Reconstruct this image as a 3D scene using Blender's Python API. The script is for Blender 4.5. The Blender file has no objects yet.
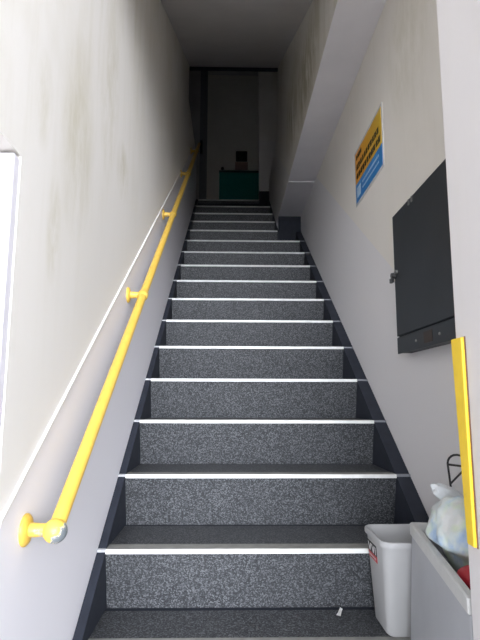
import bpy, bmesh, math, random
from mathutils import Vector, Matrix, noise

random.seed(7)
sc = bpy.context.scene
C = sc.collection

# ------------------------------------------------------------------ camera
EYE = 0.823
camd = bpy.data.cameras.new('camera')
cam = bpy.data.objects.new('camera', camd)
C.objects.link(cam)
camd.sensor_fit = 'HORIZONTAL'
camd.sensor_width = 36.0
camd.lens = 525.18 / 480 * 36
camd.clip_start = 0.01
PITCH, YAW, ROLL = 0.1473, 0.0202, 0.0028
Fw = Vector((math.sin(YAW)*math.cos(PITCH), math.cos(YAW)*math.cos(PITCH), math.sin(PITCH)))
R0 = Vector((math.cos(YAW), -math.sin(YAW), 0))
U0 = R0.cross(Fw)
Rt = R0*math.cos(ROLL) + U0*math.sin(ROLL)
Up = -R0*math.sin(ROLL) + U0*math.cos(ROLL)
M3 = Matrix((Rt, Up, -Fw)).transposed()
cam.matrix_world = Matrix.Translation((0, 0, EYE)) @ M3.to_4x4()
sc.camera = cam

# ------------------------------------------------------------------ light
SKY_SIDE, SKY_FRONT, SKY_TILT = 0.8, 20.0, 0.8
world = bpy.data.worlds.new('shaped_sky')
sc.world = world
world.use_nodes = True
wn = world.node_tree.nodes
wl = world.node_tree.links
bg = wn['Background']
tc = wn.new('ShaderNodeTexCoord')
sx = wn.new('ShaderNodeSeparateXYZ')
# sky shaped to lift the deep walls: narrow bright cone facing the doorway, dim sides
mx = wn.new('ShaderNodeMapRange')
mx.interpolation_type = 'SMOOTHSTEP'
mx.inputs['From Min'].default_value = -0.80
mx.inputs['From Max'].default_value = -1.0
mx.inputs['To Min'].default_value = SKY_SIDE
mx.inputs['To Max'].default_value = SKY_FRONT
mr = wn.new('ShaderNodeMapRange')
mr.inputs['From Min'].default_value = -0.7
mr.inputs['From Max'].default_value = 0.7
mr.inputs['To Min'].default_value = 1 - SKY_TILT
mr.inputs['To Max'].default_value = 1 + SKY_TILT
mm = wn.new('ShaderNodeMath')
mm.operation = 'MULTIPLY'
wl.new(tc.outputs['Generated'], sx.inputs[0])
wl.new(sx.outputs['Y'], mx.inputs['Value'])
wl.new(sx.outputs['X'], mr.inputs['Value'])
wl.new(mx.outputs[0], mm.inputs[0])
wl.new(mr.outputs[0], mm.inputs[1])
bg.inputs['Color'].default_value = (0.885, 0.915, 1.0, 1)
wl.new(mm.outputs[0], bg.inputs['Strength'])

def portal(name, loc, rot, sx_, sy_):
    d = bpy.data.lights.new(name, 'AREA')
    d.shape = 'RECTANGLE'
    d.size, d.size_y = sx_, sy_
    d.cycles.is_portal = True
    o = bpy.data.objects.new(name, d)
    C.objects.link(o)
    o.location = loc
    o.rotation_euler = rot
    return o
portal('entrance_portal', (-0.08, 0.66, 1.30), (math.pi/2, 0, 0), 0.98, 2.60)
portal('side_opening_portal', (-0.565, 0.80, 0.64), (0, -math.pi/2, 0), 1.28, 0.30)
portal('top_portal', (0.05, 0.93, 2.62), (0, 0, 0), 1.24, 0.54)

vs = sc.view_settings
sc.display_settings.display_device = 'sRGB'
vs.view_transform = 'Standard'
vs.look = 'None'
vs.gamma = 1.0
vs.use_curve_mapping = False
vs.exposure = 0.46

# ------------------------------------------------------------------ helpers
def shape(bm, mat):
    return bm, mat

def obj(name, bm, mat, parent=None, smooth=None, bevel=0.0, seg=2):
    bmesh.ops.recalc_face_normals(bm, faces=bm.faces[:])
    me = bpy.data.meshes.new(name)
    bm.to_mesh(me)
    bm.free()
    mats = mat if isinstance(mat, (list, tuple)) else [mat]
    for m in mats:
        me.materials.append(m)
    o = bpy.data.objects.new(name, me)
    C.objects.link(o)
    if parent is not None:
        o.parent = parent
        o.matrix_parent_inverse = Matrix.Translation(-parent.location)
    if smooth is not None:
        for p in me.polygons:
            p.use_smooth = True
        if smooth < 180:
            for e in me.edges:
                pass
            me.set_sharp_from_angle(angle=math.radians(smooth))
    if bevel > 0:
        b = o.modifiers.new('bevel', 'BEVEL')
        b.width = bevel
        b.segments = seg
        b.limit_method = 'ANGLE'
    return o

def thing(name, label, cat, loc=(0, 0, 0), group=None):
    o = bpy.data.objects.new(name, None)
    C.objects.link(o)
    o.location = loc
    tag(o, label, cat, group)
    return o

def tag(o, label, cat, group=None):
    o['label'] = label
    o['category'] = cat
    if group:
        o['group'] = group
    return o

def struct(name, bm, mat, **k):
    o = obj(name, bm, mat, **k)
    if o.parent is None:
        o['kind'] = 'structure'
    return o

def box(bm, x0, x1, y0, y1, z0, z1):
    v = [bm.verts.new(p) for p in ((x0,y0,z0),(x1,y0,z0),(x1,y1,z0),(x0,y1,z0),(x0,y0,z1),(x1,y0,z1),(x1,y1,z1),(x0,y1,z1))]
    fs = [bm.faces.new([v[i] for i in f]) for f in ((3,2,1,0),(4,5,6,7),(0,1,5,4),(1,2,6,5),(2,3,7,6),(3,0,4,7))]
    return fs

def bx(*a):
    bm = bmesh.new()
    box(bm, *a)
    return bm

def prism(bm, pts, x0, x1):
    """polygon given in (y, z), extruded along x"""
    a = [bm.verts.new((x0, y, z)) for y, z in pts]
    b = [bm.verts.new((x1, y, z)) for y, z in pts]
    fs = [bm.faces.new(a), bm.faces.new(b[::-1])]
    n = len(pts)
    for i in range(n):
        fs.append(bm.faces.new([a[i], a[(i+1) % n], b[(i+1) % n], b[i]]))
    bmesh.ops.recalc_face_normals(bm, faces=fs)
    bmesh.ops.triangulate(bm, faces=fs[:2])

def pr(pts, x0, x1):
    bm = bmesh.new()
    prism(bm, pts, x0, x1)
    return bm

def tube(bm, pts, r, n=12, cap=True):
    pts = [Vector(p) for p in pts]
    rings = []
    up = None
    for i, p in enumerate(pts):
        if i == 0: d = pts[1]-pts[0]
        elif i == len(pts)-1: d = pts[-1]-pts[-2]
        else: d = (pts[i+1]-pts[i]).normalized() + (pts[i]-pts[i-1]).normalized()
        d.normalize()
        if up is None:
            up = d.orthogonal().normalized()
        up = (up - d*up.dot(d)).normalized()
        s = d.cross(up)
        rr = r[i] if isinstance(r, (list, tuple)) else r
        rings.append([bm.verts.new(p + (up*math.cos(2*math.pi*k/n) + s*math.sin(2*math.pi*k/n))*rr) for k in range(n)])
    for a, b in zip(rings, rings[1:]):
        for k in range(n):
            bm.faces.new([a[k], a[(k+1) % n], b[(k+1) % n], b[k]])
    if cap:
        bm.faces.new(rings[0][::-1])
        bm.faces.new(rings[-1])

def tb(pts, r, n=12):
    bm = bmesh.new()
    tube(bm, pts, r, n)
    return bm

def rrect(x0, x1, y0, y1, r, n=5):
    out = []
    for cx, cy, a0 in ((x1-r, y1-r, 0), (x0+r, y1-r, 90), (x0+r, y0+r, 180), (x1-r, y0+r, 270)):
        for i in range(n+1):
            a = math.radians(a0 + 90*i/n)
            out.append((cx + r*math.cos(a), cy + r*math.sin(a)))
    return out

def loft(bm, loops, cap0=True, cap1=True):
    rings = [[bm.verts.new(p) for p in l] for l in loops]
    n = len(rings[0])
    for a, b in zip(rings, rings[1:]):
        for k in range(n):
            bm.faces.new([a[k], a[(k+1) % n], b[(k+1) % n], b[k]])
    if cap0: bm.faces.new(rings[0][::-1])
    if cap1: bm.faces.new(rings[-1])
    return rings

# ------------------------------------------------------------------ materials
class NT:
    def __init__(self, name):
        self.m = bpy.data.materials.new(name)
        self.m.use_nodes = True
        self.n = self.m.node_tree.nodes
        self.l = self.m.node_tree.links
        self.b = self.n['Principled BSDF']
        self.tc = None
    def new(self, t, **k):
        o = self.n.new(t)
        for a, v in k.items():
            setattr(o, a, v)
        return o
    def link(self, a, b):
        self.l.new(a, b)
    def coord(self, scale=(1, 1, 1), rot=(0, 0, 0)):
        if self.tc is None:
            self.tc = self.new('ShaderNodeTexCoord')
        mp = self.new('ShaderNodeMapping')
        mp.inputs['Scale'].default_value = scale
        mp.inputs['Rotation'].default_value = rot
        self.link(self.tc.outputs['Object'], mp.inputs[0])
        return mp.outputs[0]
    def noise(self, vec, scale, detail=4, rough=0.55):
        o = self.new('ShaderNodeTexNoise')
        o.inputs['Scale'].default_value = scale
        o.inputs['Detail'].default_value = detail
        o.inputs['Roughness'].default_value = rough
        self.link(vec, o.inputs['Vector'])
        return o.outputs['Fac']
    def ramp(self, fac, stops):
        o = self.new('ShaderNodeValToRGB')
        e = o.color_ramp.elements
        while len(e) < len(stops):
            e.new(0.5)
        for k, (p, c) in enumerate(stops):
            e[k].position = p
            e[k].color = (*c, 1) if len(c) == 3 else c
        self.link(fac, o.inputs[0])
        return o.outputs['Color']
    def mix(self, fac, a, b, mode='MIX'):
        o = self.new('ShaderNodeMix', data_type='RGBA', blend_type=mode)
        if isinstance(fac, (int, float)): o.inputs[0].default_value = fac
        else: self.link(fac, o.inputs[0])
        for k, v in ((6, a), (7, b)):
            if isinstance(v, tuple): o.inputs[k].default_value = (*v, 1)
            else: self.link(v, o.inputs[k])
        return o.outputs[2]
    def math(self, op, a, b=0.0, clamp=False):
        o = self.new('ShaderNodeMath', operation=op, use_clamp=clamp)
        for k, v in ((0, a), (1, b)):
            if isinstance(v, (int, float)): o.inputs[k].default_value = v
            else: self.link(v, o.inputs[k])
        return o.outputs[0]
    def sep(self):
        v = self.coord()
        s = self.new('ShaderNodeSeparateXYZ')
        self.link(v, s.inputs[0])
        return s.outputs
    def bump(self, h, strength=0.2, dist=0.01):
        o = self.new('ShaderNodeBump')
        o.inputs['Strength'].default_value = strength
        o.inputs['Distance'].default_value = dist
        self.link(h, o.inputs['Height'])
        self.link(o.outputs[0], self.b.inputs['Normal'])
    def done(self, col, rough=0.6, metal=0.0, spec=0.5):
        if isinstance(col, tuple): self.b.inputs['Base Color'].default_value = (*col, 1)
        else: self.link(col, self.b.inputs['Base Color'])
        if isinstance(rough, (int, float)): self.b.inputs['Roughness'].default_value = rough
        else: self.link(rough, self.b.inputs['Roughness'])
        self.b.inputs['Metallic'].default_value = metal
        self.b.inputs['Specular IOR Level'].default_value = spec
        return self.m

def plain(name, col, rough=0.5, metal=0.0, var=0.08, scale=30, spec=0.5):
    t = NT(name)
    n = t.noise(t.coord(), scale)
    c = t.ramp(n, [(0.3, tuple(v*(1-var) for v in col)), (0.7, tuple(min(1, v*(1+var)) for v in col))])
    return t.done(c, rough, metal, spec)

SLOPE = 0.181812 / 0.275
def painted_wall(name, upper, lower, dirt, amount, spots=()):
    """paint with a dado line along the flight, grime clouds and vertical streaks"""
    t = NT(name)
    s = t.sep()
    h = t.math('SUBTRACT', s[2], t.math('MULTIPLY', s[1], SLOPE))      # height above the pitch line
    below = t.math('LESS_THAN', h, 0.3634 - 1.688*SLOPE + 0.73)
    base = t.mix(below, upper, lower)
    n1 = t.noise(t.coord((1, 1, 0.55)), 2.6, 6, 0.62)
    n2 = t.noise(t.coord((1, 9, 0.7)), 2.0, 4, 0.6)
    n3 = t.ramp(t.noise(t.coord((1, 1.3, 0.5), (0.5, 0, 0)), 9, 6, 0.7), [(0.38, (0, 0, 0)), (0.7, (1, 1, 1))])
    k1 = t.ramp(n1, [(0.46, (0, 0, 0)), (0.72, (1, 1, 1))])
    k2 = t.ramp(n2, [(0.5, (0, 0, 0)), (0.75, (1, 1, 1))])
    high = t.math('MULTIPLY', t.math('ADD', h, 0.15), 0.55, True)      # more grime higher on the wall
    f = t.math('MULTIPLY', t.math('MULTIPLY', t.math('ADD', k1, t.math('MULTIPLY', k2, 0.6)), high), amount, True)
    col = t.mix(f, base, dirt)
    for (cy, cz, ry, rz, a) in spots:                                  # individual smudges
        dy = t.math('MULTIPLY', t.math('SUBTRACT', s[1], cy), 1/ry)
        dz = t.math('MULTIPLY', t.math('SUBTRACT', s[2], cz), 1/rz)
        rr = t.math('ADD', t.math('MULTIPLY', dy, dy), t.math('MULTIPLY', dz, dz))
        g = t.math('SUBTRACT', 1.0, rr, True)
        g = t.math('MULTIPLY', t.math('MULTIPLY', g, t.math('MULTIPLY', n3, 1.6)), a, True)
        col = t.mix(g, col, dirt)
    t.bump(t.noise(t.coord(), 60, 3), 0.05, 0.004)
    return t.done(col, 0.62, spec=0.35)

M = {}
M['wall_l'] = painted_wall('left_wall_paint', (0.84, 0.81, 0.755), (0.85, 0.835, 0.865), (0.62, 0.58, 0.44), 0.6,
    [(1.30, 1.50, 0.16, 0.30, 0.5), (1.62, 1.83, 0.14, 0.35, 0.5), (1.85, 1.65, 0.12, 0.12, 0.6), (1.15, 1.20, 0.05, 0.14, 0.6), (1.05, 1.45, 0.06, 0.12, 0.4)])
M['wall_r'] = painted_wall('right_wall_paint', (0.81, 0.77, 0.705), (0.77, 0.75, 0.745), (0.62, 0.58, 0.47), 0.5,
    [(1.8, 2.15, 0.3, 0.3, 0.5)])
M['wall_jamb'] = painted_wall('jamb_paint', (0.74, 0.71, 0.695), (0.74, 0.71, 0.695), (0.58, 0.55, 0.45), 0.25)
M['wall_up'] = painted_wall('upper_right_wall_paint', (0.80, 0.77, 0.71), (0.78, 0.76, 0.73), (0.50, 0.46, 0.34), 0.8,
    [(2.9, 2.75, 0.5, 0.3, 1.2), (3.6, 2.95, 0.5, 0.35, 1.0)])
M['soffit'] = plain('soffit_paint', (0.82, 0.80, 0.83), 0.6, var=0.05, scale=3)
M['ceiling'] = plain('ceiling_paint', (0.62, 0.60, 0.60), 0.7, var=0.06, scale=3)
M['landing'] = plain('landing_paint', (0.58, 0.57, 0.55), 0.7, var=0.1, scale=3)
M['white'] = plain('white_trim_paint', (0.86, 0.85, 0.86), 0.45, var=0.03)
M['alu'] = plain('white_aluminium', (0.76, 0.74, 0.78), 0.4, var=0.03)
M['dado'] = plain('dado_trim_paint', (0.80, 0.79, 0.77), 0.5, var=0.05)
M['navy'] = plain('navy_stair_paint', (0.025, 0.029, 0.040), 0.6, var=0.15, scale=20, spec=0.25)
M['strip'] = plain('nosing_vinyl', (0.76, 0.77, 0.74), 0.4, var=0.1, scale=25)
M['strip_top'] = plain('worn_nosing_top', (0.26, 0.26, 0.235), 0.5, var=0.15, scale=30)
M['strip_paint'] = plain('painted_nosing_end', (0.20, 0.21, 0.23), 0.5, var=0.15, scale=40)
M['strip_pale'] = plain('scuffed_nosing_end', (0.44, 0.45, 0.46), 0.5, var=0.15, scale=40)
M['concrete'] = plain('concrete', (0.42, 0.42, 0.41), 0.8, var=0.15, scale=8)

def speckle():
    t = NT('speckled_vinyl')
    v = t.new('ShaderNodeTexVoronoi')
    v.inputs['Scale'].default_value = 300
    t.link(t.coord(), v.inputs['Vector'])
    s = t.new('ShaderNodeSeparateColor')
    t.link(v.outputs['Color'], s.inputs[0])
    c1 = t.ramp(s.outputs[0], [(0.0, (0.014, 0.0155, 0.018)), (0.42, (0.034, 0.0365, 0.040)), (0.65, (0.064, 0.0675, 0.073)), (0.9, (0.155, 0.163, 0.170))])
    n = t.noise(t.coord(), 5, 5)
    c = t.mix(t.math('MULTIPLY', n, 0.35), c1, (0.048, 0.050, 0.053))
    t.bump(t.noise(t.coord(), 300, 2), 0.08, 0.002)
    return t.done(c, 0.5, spec=0.4)
M['speckle'] = speckle()

def worn_yellow(name, worn=0.0, base=(0.78, 0.51, 0.085)):
    t = NT(name)
    n = t.noise(t.coord(), 28, 6, 0.7)
    c = t.ramp(n, [(0.3, tuple(v*0.9 for v in base)), (0.7, tuple(min(1, v*1.06) for v in base))])
    n2 = t.noise(t.coord(), 45, 5, 0.7)
    k = t.ramp(n2, [(0.70-worn*0.3, (0, 0, 0)), (0.74-worn*0.3, (1, 1, 1))])
    c = t.mix(k, c, (0.36, 0.33, 0.24))
    return t.done(c, 0.38, spec=0.5)
M['yellow'] = worn_yellow('yellow_rail_paint', 0.0)
M['yellow_worn'] = worn_yellow('worn_yellow_paint', 0.45)
M['guard'] = plain('yellow_guard_rubber', (0.93, 0.64, 0.035), 0.5, var=0.05)
M['guard_edge'] = plain('brown_guard_edge', (0.20, 0.09, 0.05), 0.6)
M['grey_metal'] = plain('bare_grey_metal', (0.16, 0.17, 0.18), 0.4, 0.7, var=0.3, scale=60)
M['cabinet'] = plain('charcoal_cabinet_steel', (0.024, 0.029, 0.034), 0.42, var=0.12, scale=6)
M['cabinet_edge'] = plain('cabinet_edge', (0.012, 0.014, 0.016), 0.5)
M['latch'] = plain('latch_metal', (0.30, 0.30, 0.29), 0.35, 0.8)
M['brown'] = plain('brown_sticker', (0.05, 0.036, 0.028), 0.6)
M['bin'] = plain('grey_bin_plastic', (0.46, 0.46, 0.455), 0.42, var=0.03, scale=10)
M['tub'] = plain('pale_tub_plastic', (0.46, 0.47, 0.49), 0.45, var=0.04, scale=8)
M['tub_rim'] = plain('pale_tub_rim', (0.66, 0.66, 0.64), 0.45, var=0.04)
M['red'] = plain('red_plastic', (0.55, 0.03, 0.045), 0.4)
M['black'] = plain('black_wire', (0.02, 0.02, 0.022), 0.4)
M['ink'] = plain('black_ink', (0.012, 0.010, 0.010), 0.6)
M['label_red'] = plain('label_red', (0.50, 0.025, 0.03), 0.5)
M['label_white'] = plain('label_white', (0.8, 0.8, 0.8), 0.5)
M['poster_blue'] = plain('poster_blue', (0.03, 0.22, 0.55), 0.45, var=0.06)
M['film'] = plain('clear_film', (0.70, 0.70, 0.69), 0.25)
M['teal'] = plain('teal_paint', (0.005, 0.30, 0.26), 0.5)
M['door'] = plain('beige_door_paint', (0.78, 0.75, 0.68), 0.6, var=0.05, scale=3)
M['frame'] = plain('dark_door_frame', (0.26, 0.27, 0.28), 0.5)
M['paper'] = plain('paper', (0.75, 0.75, 0.73), 0.7)
M['pavement'] = plain('pavement', (0.55, 0.54, 0.53), 0.85, var=0.15, scale=4)
def poster_yellow():
    t = NT('poster_yellow')
    s = t.sep()
    f = t.math('ADD', t.math('MULTIPLY', t.math('SUBTRACT', s[1], 2.15), 1.6), t.math('MULTIPLY', t.noise(t.coord(), 6), 0.25))
    return t.done(t.ramp(f, [(0.1, (0.66, 0.42, 0.03)), (0.8, (0.66, 0.28, 0.02))]), 0.45)
M['poster_yellow'] = poster_yellow()
def bag_mat():
    t = NT('translucent_bag_plastic')
    n = t.noise(t.coord(), 16, 3)
    n2 = t.noise(t.coord((1, 1, 1.4)), 13, 2)
    c = t.ramp(n, [(0.40, (0.82, 0.84, 0.82)), (0.52, (0.76, 0.84, 0.82)), (0.66, (0.46, 0.62, 0.82))])
    k = t.ramp(n2, [(0.50, (0, 0, 0)), (0.62, (1, 1, 1))])
    c = t.mix(t.math('MULTIPLY', k, 0.55), c, (0.66, 0.80, 0.48))
    t.b.inputs['Subsurface Weight'].default_value = 0.15
    t.b.inputs['Subsurface Radius'].default_value = (0.02, 0.02, 0.02)
    t.bump(t.noise(t.coord(), 40, 4), 0.4, 0.01)
    return t.done(c, 0.32)
M['bag'] = bag_mat()
M['bag_clear'] = plain('milky_bag_film', (0.74, 0.77, 0.78), 0.3, var=0.06, scale=40)

# ------------------------------------------------------------------ dimensions
YF = 0.66
XL, XR, XIN, XPIL, XJ = -0.398, 0.662, 0.454, 0.338, 0.394
RISE, RUN = 0.181812, 0.275
N = 16
def ny(k): return 1.468 if k == 0 else 1.688 + RUN*(k-1)
def nz(k): return RISE*(k+1)
ZL = nz(16)                    # landing level
ZS = 2.505                     # underside of the projecting right wall
YE = 4.66                      # where the sloping ceiling ends
ZE = 3.983
CS = 0.475
TOP = 5.8

# ------------------------------------------------------------------ structure
struct('floor', bx(-0.75, XR+0.15, 0.45, 1.62, -0.12, 0.0), M['concrete'])
struct('ground', bx(-14, 14, -16, 9, -0.30, -0.13), M['pavement'])
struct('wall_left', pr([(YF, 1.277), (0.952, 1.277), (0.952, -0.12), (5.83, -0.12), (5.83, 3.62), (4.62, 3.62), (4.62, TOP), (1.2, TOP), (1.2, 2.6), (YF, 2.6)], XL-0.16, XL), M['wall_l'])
struct('wall_right', pr([(0.90, -0.12), (4.72, -0.12), (4.72, ZS), (1.2, ZS), (1.2, 2.6), (0.90, 2.6)], XR, XR+0.14), M['wall_r'])
struct('wall_right_end', bx(XIN, XR+0.14, 4.735, 4.86, -0.12, ZS), M['soffit'])
bm = pr([(1.2, ZS), (4.72, ZS), (5.83, ZS), (5.83, 3.33), (4.74, 3.33), (4.74, TOP), (1.2, TOP)], XIN, XR+0.14)
bm.normal_update()
for f in bm.faces:
    if f.normal.z < -0.9: f.material_index = 1
struct('wall_right_upper', bm, [M['wall_up'], M['soffit']])
struct('wall_right_entrance', bx(XJ, XR+0.14, YF, 0.90, -0.12, 2.6), M['wall_jamb'])
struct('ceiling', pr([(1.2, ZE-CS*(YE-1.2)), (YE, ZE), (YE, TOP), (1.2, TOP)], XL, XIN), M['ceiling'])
struct('wall_front_right', bx(XR+0.14, 4.0, YF, YF+0.14, -0.13, TOP), M['wall_jamb'])
struct('wall_front_left', bx(-4.0, XL-0.16, 0.96, 1.10, -0.13, TOP), M['wall_jamb'])
# top landing
struct('floor_landing', bx(-1.0, 1.0, 5.825, 7.0, ZL-0.15, ZL), M['concrete'])
struct('floor_landing_left', bx(-1.0, XL-0.16, 4.50, 5.825, ZL-0.15, ZL), M['concrete'])
struct('floor_landing_right', bx(XR+0.14, 1.0, 4.50, 5.825, ZL-0.15, ZL), M['concrete'])
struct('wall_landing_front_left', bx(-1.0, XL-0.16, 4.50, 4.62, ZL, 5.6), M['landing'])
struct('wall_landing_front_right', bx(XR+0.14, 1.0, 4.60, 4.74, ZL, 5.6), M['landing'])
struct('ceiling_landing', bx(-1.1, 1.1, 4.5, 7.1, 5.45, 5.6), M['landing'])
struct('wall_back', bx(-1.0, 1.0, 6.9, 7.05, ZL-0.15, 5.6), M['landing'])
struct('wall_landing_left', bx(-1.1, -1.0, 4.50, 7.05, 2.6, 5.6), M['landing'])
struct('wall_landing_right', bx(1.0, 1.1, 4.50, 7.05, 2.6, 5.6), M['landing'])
struct('wall_landing_pillar', bx(XPIL, 1.0, 5.835, 5.96, ZL-0.2, 5.45), M['wall_up'])
struct('trim_1', bx(XL+0.0005, XIN-0.0005, YE, YE+0.03, ZE-0.022, ZE+0.02), M['navy'])
# side opening in the left wall: white guide rails on the far reveal
bm = bmesh.new()
box(bm, XL-0.035, XL-0.002, 0.925, 0.951, 0.0, 1.272)
box(bm, XL-0.082, XL-0.046, 0.932, 0.951, 0.0, 1.272)
box(bm, XL-0.15, XL-0.095, 0.925, 0.951, 0.0, 1.272)
box(bm, XL-0.15, XL-0.002, 0.945, 0.9515, 0.0, 1.2725)
struct('window_1', bm, M['alu'], bevel=0.003)
# dado mouldings, joint strip in the soffit
def pitch(y, off): return nz(1) + SLOPE*(y - ny(1)) + off
def sloped(y0, y1, off, t): return [(y0, pitch(y0, off)), (y1, pitch(y1, off)), (y1, pitch(y1, off)+t), (y0, pitch(y0, off)+t)]
struct('trim_2', pr(sloped(0.955, 4.61, 0.722, 0.008), XL, XL+0.006), M['dado'])
struct('trim_3', bx(XIN+0.001, XR-0.001, 3.905, 3.925, ZS-0.006, ZS), M['white'])

# ------------------------------------------------------------------ staircase
st = thing('staircase', 'straight steep staircase with grey speckled treads, pale nosings and navy side skirts', 'staircase', (0, 1.45, 0))
LM, RM = 0.026, 0.052
OV = 0.05
for k in range(0, N+1):
    y, z = ny(k), nz(k)
    yb = ny(k+1) if k < N else y + 0.06
    bk = OV if k not in (11, N) else (0.018 if k == 11 else -0.05)
    xr = XR - RM if k <= 11 else (XIN - 0.012 if k < 16 else XPIL)
    xe = XR if k <= 11 else (XIN if k < 16 else XPIL)
    rm = RM if k <= 11 else 0.012
    # body
    pts = [(y+0.002, z), (y+0.002, z-0.008), (y+0.0065, z-0.010), (y+OV+0.006, z-RISE-0.001), (y+OV+0.006, z-RISE-0.10), (yb+bk, z-0.11), (yb+bk, z-0.0005)]
    s = obj('step', pr(pts, XL+0.0015, xe-0.0015), M['navy'], st)
    # covering: riser with coved foot, and tread
    zf = z - RISE
    t = 0.0025
    prof = [(y+0.004, z-0.010), (y+OV, zf)]
    back = [(p[0]+0.004, p[1]) for p in prof]
    bm = bmesh.new()
    prism(bm, [(p[0]-t, p[1]) for p in prof] + back[::-1], XL+LM, xr)
    prism(bm, [(y+0.05, z-0.001), (y+0.05, z+0.0025), (yb+0.02, z+0.0025), (yb+0.02, z-0.001)], XL+LM, xr)
    obj('speckled_covering', bm, M['speckle'], s)
    def L(x0, x1):
        return pr([(y-0.006, z-0.009), (y+0.003, z-0.009), (y+0.003, z), (y+0.052, z), (y+0.052, z+0.0045), (y-0.003, z+0.0045), (y-0.006, z+0.002)], x0, x1)
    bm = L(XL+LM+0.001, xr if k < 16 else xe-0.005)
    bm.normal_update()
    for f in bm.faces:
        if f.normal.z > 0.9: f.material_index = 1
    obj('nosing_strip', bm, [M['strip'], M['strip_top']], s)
    if k < 16:
        obj('nosing_end', L(XL+0.0015, XL+LM), M['strip_pale'], s)
        if k <= 11:
            obj('nosing_end', L(xr+0.001, XR-0.0015), M['strip_paint'], s)
def skirt(y0, y1, x0, x1):
    lo = 0.40
    return obj('side_skirt', pr([(y0, max(0.0, pitch(y0, 0)-lo)), (y0+0.45, max(0.0, pitch(y0+0.45, 0)-lo)), (y1, pitch(y1, 0)-lo), (y1, pitch(y1, 0)), (y0, pitch(y0, 0))], x0, x1), M['navy'], st)
skirt(1.14, 5.82, XL+0.0012, XL+LM)
skirt(1.14, 4.70, XR-RM, XR-0.0012)
skirt(4.72, 5.82, XIN-0.012, XIN-0.0012)
obj('end_panel', bx(XIN-0.0012, XR-0.0015, 4.705, 4.7335, nz(11)-0.1, 2.5035), M['navy'], st)
obj('end_panel', bx(XPIL-0.002, XIN-0.0015, 5.808, 5.8335, nz(15)-0.1, 3.20), M['navy'], st)

# ------------------------------------------------------------------ handrail
def rail(y, dz=0.0): return Vector((XL+0.06, y, 0.697*y - 0.189 + dz))
hr = thing('handrail', 'yellow tubular handrail climbing the left wall on flanged brackets', 'handrail', rail(1.082))
obj('rail_bar', tb([rail(1.09), rail(2), rail(3), rail(4), rail(5.35)], 0.0155, 20), M['yellow'], hr, smooth=50)
def lathe_x(bm, c, prof, n=24):
    """prof: (dx, r) along +x from c"""
    rings = []
    for dx, r in prof:
        rings.append([bm.verts.new((c[0]+dx, c[1]+r*math.cos(2*math.pi*i/n), c[2]+r*math.sin(2*math.pi*i/n))) for i in range(n)])
    for a, b in zip(rings, rings[1:]):
        for i in range(n):
            bm.faces.new([a[i], a[(i+1) % n], b[(i+1) % n], b[i]])
    bm.faces.new(rings[0][::-1]); bm.faces.new(rings[-1])
for i, y in enumerate((1.084, 2.02, 2.99, 4.0, 4.95)):
    p = rail(y)
    bm = bmesh.new()
    lathe_x(bm, (XL, p.y, p.z), [(0.0, 0.0135), (0.022, 0.0135), (0.03, 0.0125), (0.06, 0.0125)])
    br = obj('bracket', bm, M['yellow_worn'], hr, smooth=50)
    bm = bmesh.new()
    lathe_x(bm, (XL, p.y, p.z), [(0.0, 0.031), (0.004, 0.031), (0.008, 0.027), (0.011, 0.018)])
    obj('flange', bm, M['yellow'], br, smooth=50)
    if i > 0:
        d = (rail(2)-rail(1)).normalized()
        obj('collar', tb([p-d*0.019, p-d*0.014, p+d*0.014, p+d*0.019], [0.0162, 0.020, 0.020, 0.0162], 20), M['yellow_worn'], br, smooth=50)
# ball end: yellow, worn bare on the lower outer side
t = NT('worn_ball_paint')
s = t.sep()
c0 = rail(1.082)
g = t.math('ADD', t.math('MULTIPLY', t.math('SUBTRACT', s[0], c0.x), 19.0), t.math('MULTIPLY', t.math('SUBTRACT', c0.z, s[2]), 14.0))
g = t.math('ADD', g, t.math('MULTIPLY', t.noise(t.coord(), 90, 5, 0.7), 1.3))
kk = t.ramp(g, [(0.80, (0.78, 0.51, 0.085)), (0.86, (0.66, 0.62, 0.50)), (0.97, (0.15, 0.17, 0.18))])
ballmat = t.done(kk, 0.4)
bm = bmesh.new()
bmesh.ops.create_uvsphere(bm, u_segments=28, v_segments=18, radius=0.0235)
bmesh.ops.translate(bm, verts=bm.verts[:], vec=c0)
obj('end_cap', bm, ballmat, hr, smooth=180)

# ------------------------------------------------------------------ wall cabinet
cab = thing('wall_cabinet', 'flat charcoal metal cabinet fixed on the right wall above the yellow edge guard', 'cabinet', (XR, 1.66, 0.98))
CX = XR - 0.05
obj('body', bx(CX+0.006, XR, 1.372, 1.890, 0.985, 1.496), M['cabinet_edge'], cab, bevel=0.003)
obj('door', bx(CX, CX+0.006, 1.366, 1.894, 1.046, 1.500), M['cabinet'], cab, bevel=0.002)
lp = obj('lower_panel', bx(CX, CX+0.006, 1.366, 1.894, 0.982, 1.041), M['cabinet'], cab, bevel=0.002)
obj('sticker', bx(CX-0.0012, CX, 1.56, 1.63, 0.994, 1.030), M['brown'], lp)
for y in (1.505, 1.70):
    bm = bmesh.new(); lathe_x(bm, (CX-0.003, y, 1.010), [(0.0, 0.004), (0.003, 0.005)], 12)
    obj('screw', bm, M['latch'], lp)
bm = bmesh.new()
lathe_x(bm, (CX-0.016, 1.885, 1.272), [(0.0, 0.009), (0.010, 0.011), (0.016, 0.013)], 16)
box(bm, CX-0.014, CX-0.004, 1.885, 1.912, 1.248, 1.264)
obj('latch', bm, M['black'], cab, smooth=40)
bm = bmesh.new(); lathe_x(bm, (CX-0.008, 1.862, 1.280), [(0.0, 0.008), (0.008, 0.009)], 16)
obj('lock', bm, M['latch'], cab, smooth=40)
for y in (1.675, 1.705):
    obj('clip', bx(CX-0.003, CX+0.001, y, y+0.010, 1.478, 1.498), M['latch'], cab)

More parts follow.
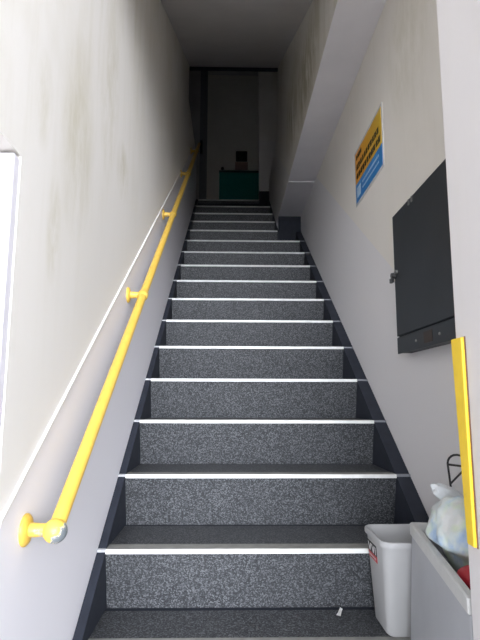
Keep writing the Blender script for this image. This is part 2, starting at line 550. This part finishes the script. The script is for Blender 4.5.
# ------------------------------------------------------------------ poster
po = thing('poster', 'yellow and blue notice in a clear sleeve on the right wall', 'poster', (XR, 2.37, 1.82))
PY0, PY1, PZ0, PZ1 = 2.135, 2.605, 1.825, 2.092
obj('clear_sleeve', bx(XR-0.0025, XR, PY0-0.015, PY1+0.015, PZ0-0.014, PZ1+0.014), M['film'], po)
xs = XR - 0.0025
obj('yellow_sheet', bx(xs-0.0015, xs, PY0, PY1, PZ0+0.098, PZ1), M['poster_yellow'], po)
obj('blue_band', bx(xs-0.0015, xs, PY0, PY1, PZ0, PZ0+0.098), M['poster_blue'], po)
def strokes(bm, ya, yb, zc, h, x0, n, rnd, t=0.0006):
    """a row of blurred dark characters, read from the far (left) end"""
    w = (yb-ya)/n
    for i in range(n):
        a = ya + i*w
        for j in range(4):
            zz = zc - h/2 + h*(j+0.5)/4
            box(bm, x0-t, x0, a+w*0.04, a+w*(0.95-0.25*rnd.random()), zz-h*0.10, zz+h*0.10)
        q = a + w*(0.25+0.4*rnd.random())
        box(bm, x0-t, x0, q, q+w*0.16, zc-h/2, zc+h/2)
rnd = random.Random(3)
def row(ya, yb, zc, h, n, mat):
    bm = bmesh.new()
    strokes(bm, ya, yb, zc, h, xs-0.0015, n, rnd)
    obj('lettering', bm, mat, po)
pale = plain('poster_pale_print', (0.42, 0.58, 0.74), 0.5)
row(PY0+0.34, PY1-0.02, PZ1-0.030, 0.024, 4, M['ink'])
row(PY0+0.04, PY1-0.02, PZ1-0.084, 0.030, 11, M['ink'])
row(PY0+0.02, PY1-0.02, PZ1-0.134, 0.030, 11, M['ink'])
obj('pale_block', bx(xs-0.0021, xs-0.0015, PY1-0.095, PY1-0.025, PZ0+0.02, PZ0+0.075), pale, po)
row(PY0+0.05, PY1-0.13, PZ0+0.066, 0.012, 14, pale)
row(PY0+0.05, PY1-0.13, PZ0+0.036, 0.010, 16, pale)

# ------------------------------------------------------------------ yellow guard on the jamb
gd = thing('edge_guard', 'bright yellow padded strip on the corner of the right entrance wall', 'edge guard', (XJ, 0.9, 0.59))
obj('padding', pr([(0.863, 0.590), (0.886, 0.590), (0.9055, 0.925), (0.8655, 0.925)], XJ-0.007, XJ-0.0005), M['guard'], gd, bevel=0.002)
obj('dark_edge', pr([(0.861, 0.589), (0.863, 0.589), (0.8655, 0.926), (0.8635, 0.926)], XJ-0.002, XJ-0.0005), M['guard_edge'], gd)

# ------------------------------------------------------------------ waste bin
bn = thing('waste_bin', 'small light grey plastic waste bin standing on the lowest step', 'waste bin', (0.49, 1.61, nz(0)+0.0025))
zb = nz(0) + 0.0049
zt = 0.439
def bl(x0, x1, y0, y1, z, r): return [(a, b, z) for a, b in rrect(x0, x1, y0, y1, r)]
bot = (0.431, 0.560, 1.510, 1.652)
top = (0.4165, 0.582, 1.468, 1.674)
def lerp(a, b, f): return tuple(p+(q-p)*f for p, q in zip(a, b))
def ins(b, d): return (b[0]+d, b[1]-d, b[2]+d, b[3]-d)
bm = bmesh.new()
w = 0.0025
loft(bm, [bl(*ins(bot, 0.006), zb, 0.018), bl(*bot, zb+0.006, 0.022), bl(*top, zt, 0.03), bl(*ins(top, w), zt, 0.028), bl(*ins(bot, w), zb+0.008, 0.02)])
obj('bin_body', bm, M['bin'], bn, smooth=40)
bm = bmesh.new()
o_ = ins(top, -0.006)
rings = loft(bm, [bl(*ins(top, -0.0005), zt-0.013, 0.03), bl(*o_, zt-0.013, 0.034), bl(*o_, zt-0.002, 0.034), bl(*ins(o_, 0.002), zt+0.002, 0.033), bl(*ins(top, 0.001), zt+0.002, 0.029), bl(*ins(top, 0.001), zt-0.004, 0.029)], False, False)
obj('rim', bm, M['bin'], bn, smooth=40)
# label on the left face
lz0, lz1 = 0.362, 0.408
def fx(z): return bot[0] + (top[0]-bot[0])*(z-zb)/(zt-zb)
def patch(bm, y0, y1, z0, z1, off):
    a = [bm.verts.new((fx(z)-off, y, z)) for y, z in ((y0, z0), (y1, z0), (y1, z1), (y0, z1))]
    b = [bm.verts.new((fx(z)-off+0.0015, y, z)) for y, z in ((y0, z0), (y1, z0), (y1, z1), (y0, z1))]
    bm.faces.new(a); bm.faces.new(b[::-1])
    for i in range(4): bm.faces.new([a[i], a[(i+1) % 4], b[(i+1) % 4], b[i]])
LY0, LY1 = 1.555, 1.645
bm = bmesh.new(); patch(bm, LY0, LY1, lz0+0.016, lz1, 0.0006)
lab = obj('sticker', bm, M['ink'], bn); lab['label'] = 'small black and red sticker'
bm = bmesh.new(); patch(bm, LY0, LY1, lz0, lz0+0.0165, 0.0007)
obj('red_band', bm, M['label_red'], lab)
bm = bmesh.new()
def slant(y0, z0, y1, z1, wd):
    o = 0.0012
    vs_ = [bm.verts.new((fx(z)-o, y, z)) for y, z in ((y0-wd, z0), (y0+wd, z0), (y1+wd, z1), (y1-wd, z1))]
    bm.faces.new(vs_)
for a, b in ((1.638, 1.624), (1.612, 1.624), (1.602, 1.588), (1.576, 1.588)):
    slant(a, lz1-0.005, b, lz0+0.020, 0.0045)
slant(1.565, lz1-0.005, 1.565, lz0+0.020, 0.004)
for i in range(9):
    slant(1.638-i*0.0088, lz0+0.011, 1.638-i*0.0088, lz0+0.005, 0.0022)
obj('sticker_lettering', bm, M['label_white'], lab)

# ------------------------------------------------------------------ pale tub with rubbish
tub = thing('plastic_tub', 'tall pale grey open-topped plastic tub standing against the right entrance wall', 'tub', (0.49, 1.18, 0))
TZ = 0.50
def tl(d, z, f):
    """plan outline of the tub: f = 0 at the foot, 1 at the rim; d = inset"""
    q0 = [(0.394, 0.918), (0.530, 0.925), (0.596, 1.420), (0.455, 1.440)]
    q1 = [(0.3945, 0.915), (0.545, 0.918), (0.598, 1.425), (0.479, 1.442)]
    q = [Vector((a[0]+(b[0]-a[0])*f, a[1]+(b[1]-a[1])*f)) for a, b in zip(q0, q1)]
    c = sum(q, Vector((0, 0)))/4
    out = []
    for i in range(4):
        p, a, b = q[i], q[i-1], q[(i+1) % 4]
        u = (a-p).normalized(); v = (b-p).normalized()
        p = p + (u+v)*d
        r = 0.008
        for s_ in range(5):
            k = s_/4
            out.append(tuple(p + u*r*(1-k)**2 + v*r*k**2))
    return [(a, b, z) for a, b in out]
bm = bmesh.new()
loft(bm, [tl(0.004, 0.0005, 0), tl(0, 0.006, 0), tl(0.004, TZ-0.03, 0.94), tl(0.007, TZ-0.03, 0.94), tl(0.004, 0.012, 0)])
obj('tub_body', bm, M['tub'], tub, smooth=40)
bm = bmesh.new()
loft(bm, [tl(0.003, TZ-0.031, 0.94), tl(0.0, TZ-0.028, 0.94), tl(-0.001, TZ-0.003, 1), tl(0.002, TZ, 1), tl(0.014, TZ, 1), tl(0.016, TZ-0.003, 1), tl(0.016, TZ-0.031, 0.94)], False, False)
obj('tub_rim', bm, M['tub_rim'], tub, smooth=40)

def lump(center, rad, seed, amp, fr, sub=4):
    bm = bmesh.new()
    bmesh.ops.create_icosphere(bm, subdivisions=sub, radius=1)
    for v in bm.verts:
        d = v.co.normalized()
        n = noise.fractal(d*fr + Vector((seed, seed*2.1, 0)), 1.0, 2.0, 4)
        rdg = abs(noise.noise(d*fr*2.3 + Vector((0, seed, 5))))
        s_ = 1 + amp*n - amp*0.5*rdg
        v.co = Vector((d.x*rad[0]*s_, d.y*rad[1]*s_, d.z*rad[2]*s_)) + Vector(center)
    return bm
def bag_lump():
    bm = lump((0, 0, 0), (0.070, 0.122, 0.086), 2.0, 0.12, 1.5, 5)
    for v in bm.verts:                       # waisted where it drops inside the rim
        k = min(1.0, max(0.0, (-v.co.z - 0.004)/0.022))
        v.co.x *= 1 - 0.52*k
        v.co.x += 0.510
        v.co.y += 1.178
        v.co.z += 0.523
    return bm
bag = thing('rubbish_bag', 'milky white plastic rubbish bag bulging out of the pale tub', 'bag', (0.515, 1.23, 0.45))
obj('bag_body', bag_lump(), M['bag'], bag, smooth=180)
bm = lump((0, 0, 0), (0.042, 0.014, 0.019), 4.0, 0.25, 2.0, 4)
bmesh.ops.rotate(bm, verts=bm.verts[:], cent=(0, 0, 0), matrix=Matrix.Rotation(math.radians(28), 3, 'Y'))
bmesh.ops.translate(bm, verts=bm.verts[:], vec=(0.498, 1.225, 0.606))
obj('bag_ear', bm, M['bag_clear'], bag, smooth=180)
rd = obj('red_packet', lump((0.472, 1.055, 0.478), (0.030, 0.045, 0.026), 6.0, 0.12, 1.2, 3), M['red'], smooth=180)
tag(rd, 'crumpled red packet tucked beside the white bag in the tub', 'packet')

# ------------------------------------------------------------------ black wire rack behind the guard
wr = thing('wire_rack', 'thin black wire rack standing in the pale tub behind the yellow guard', 'wire rack', (0.57, 1.33, 0.014))
r = 0.0027
P0 = Vector((0.547, 1.34, 0.662)); P1 = Vector((0.559, 1.335, 0.500))
D = Vector((0.030, -0.050, 0.0))
F0 = Vector((0.553, 1.335, 0.014)); E = Vector((0.004, -0.030, 0))
obj('upright', tb([P0, P1, F0], r, 8), M['black'], wr, smooth=60)
obj('upright', tb([P0+D, P1+E, F0+E*1.3], r, 8), M['black'], wr, smooth=60)
arc = [P0 + D*(0.5-0.5*math.cos(math.pi*i/10)) + Vector((0, 0, 0.024*math.sin(math.pi*i/10))) for i in range(11)]
obj('top_loop', tb(arc, r, 8), M['black'], wr, smooth=60)
obj('crossbar', tb([P0+Vector((0, 0, -0.002)), P0+D+Vector((0, 0, -0.002))], r, 8), M['black'], wr)
def q(f, g): return P0.lerp(P1, f).lerp((P0+D).lerp(P1+E, f), g)
obj('brace', tb([q(0.30, 0), q(0.06, 0.8)], r*0.9, 8), M['black'], wr)
obj('brace', tb([q(0.34, 0), q(0.60, 1.0)], r*0.9, 8), M['black'], wr)
obj('brace', tb([q(0.92, 0.15), q(0.62, 1.0)], r*0.9, 8), M['black'], wr)

# ------------------------------------------------------------------ litter
bm = bmesh.new()
z0 = nz(0) + 0.003
for a, h in ((( -0.010, 0.004), (0.004, 0.002)),):
    pass
vv = [bm.verts.new(p) for p in ((0.322, 1.668, z0), (0.334, 1.660, z0), (0.340, 1.672, z0+0.008), (0.330, 1.681, z0+0.002), (0.338, 1.684, z0+0.016), (0.344, 1.676, z0+0.014))]
for f in ((0, 1, 2, 3), (3, 2, 5, 4)): bm.faces.new([vv[i] for i in f])
g = bmesh.ops.solidify(bm, geom=bm.faces[:], thickness=0.0008)
tag(obj('paper_scrap', bm, M['paper']), 'tiny crumpled white paper scrap on the lowest step', 'litter')

# ------------------------------------------------------------------ top landing furniture
d1 = struct('door_1', bx(-0.325, 0.60, 6.862, 6.9, ZL+0.005, 5.35), M['door'])
obj('door_frame', bx(-0.425, -0.326, 6.84, 6.9, ZL, 5.40), M['frame'], d1)
obj('handle', bx(-0.415, -0.385, 6.80, 6.84, 4.15, 4.33), M['black'], d1)
bm = bmesh.new(); bmesh.ops.create_uvsphere(bm, u_segments=16, v_segments=10, radius=0.022)
bmesh.ops.translate(bm, verts=bm.verts[:], vec=(-0.109, 6.845, 3.945))
obj('door_knob', bm, M['black'], d1, smooth=180)
tl_ = thing('teal_board', 'dark teal board standing on the landing against the beige door', 'board', (0.12, 6.83, ZL))
obj('panel', bx(-0.150, 0.55, 6.80, 6.835, ZL, 3.885), M['teal'], tl_, bevel=0.004)
obj('top_rail', bx(-0.155, 0.555, 6.79, 6.84, 3.870, 3.893), plain('teal_rail', (0.02, 0.06, 0.055), 0.5), tl_)
nt = thing('door_notice', 'small dark picture notice on the beige door above the teal board', 'notice', (0.15, 6.86, 4.08))
obj('dark_picture', bx(0.075, 0.232, 6.853, 6.862, 4.055, 4.205), M['ink'], nt)
obj('caption_card', bx(0.066, 0.240, 6.855, 6.862, 3.935, 4.045), plain('caption_card', (0.36, 0.25, 0.21), 0.6), nt)
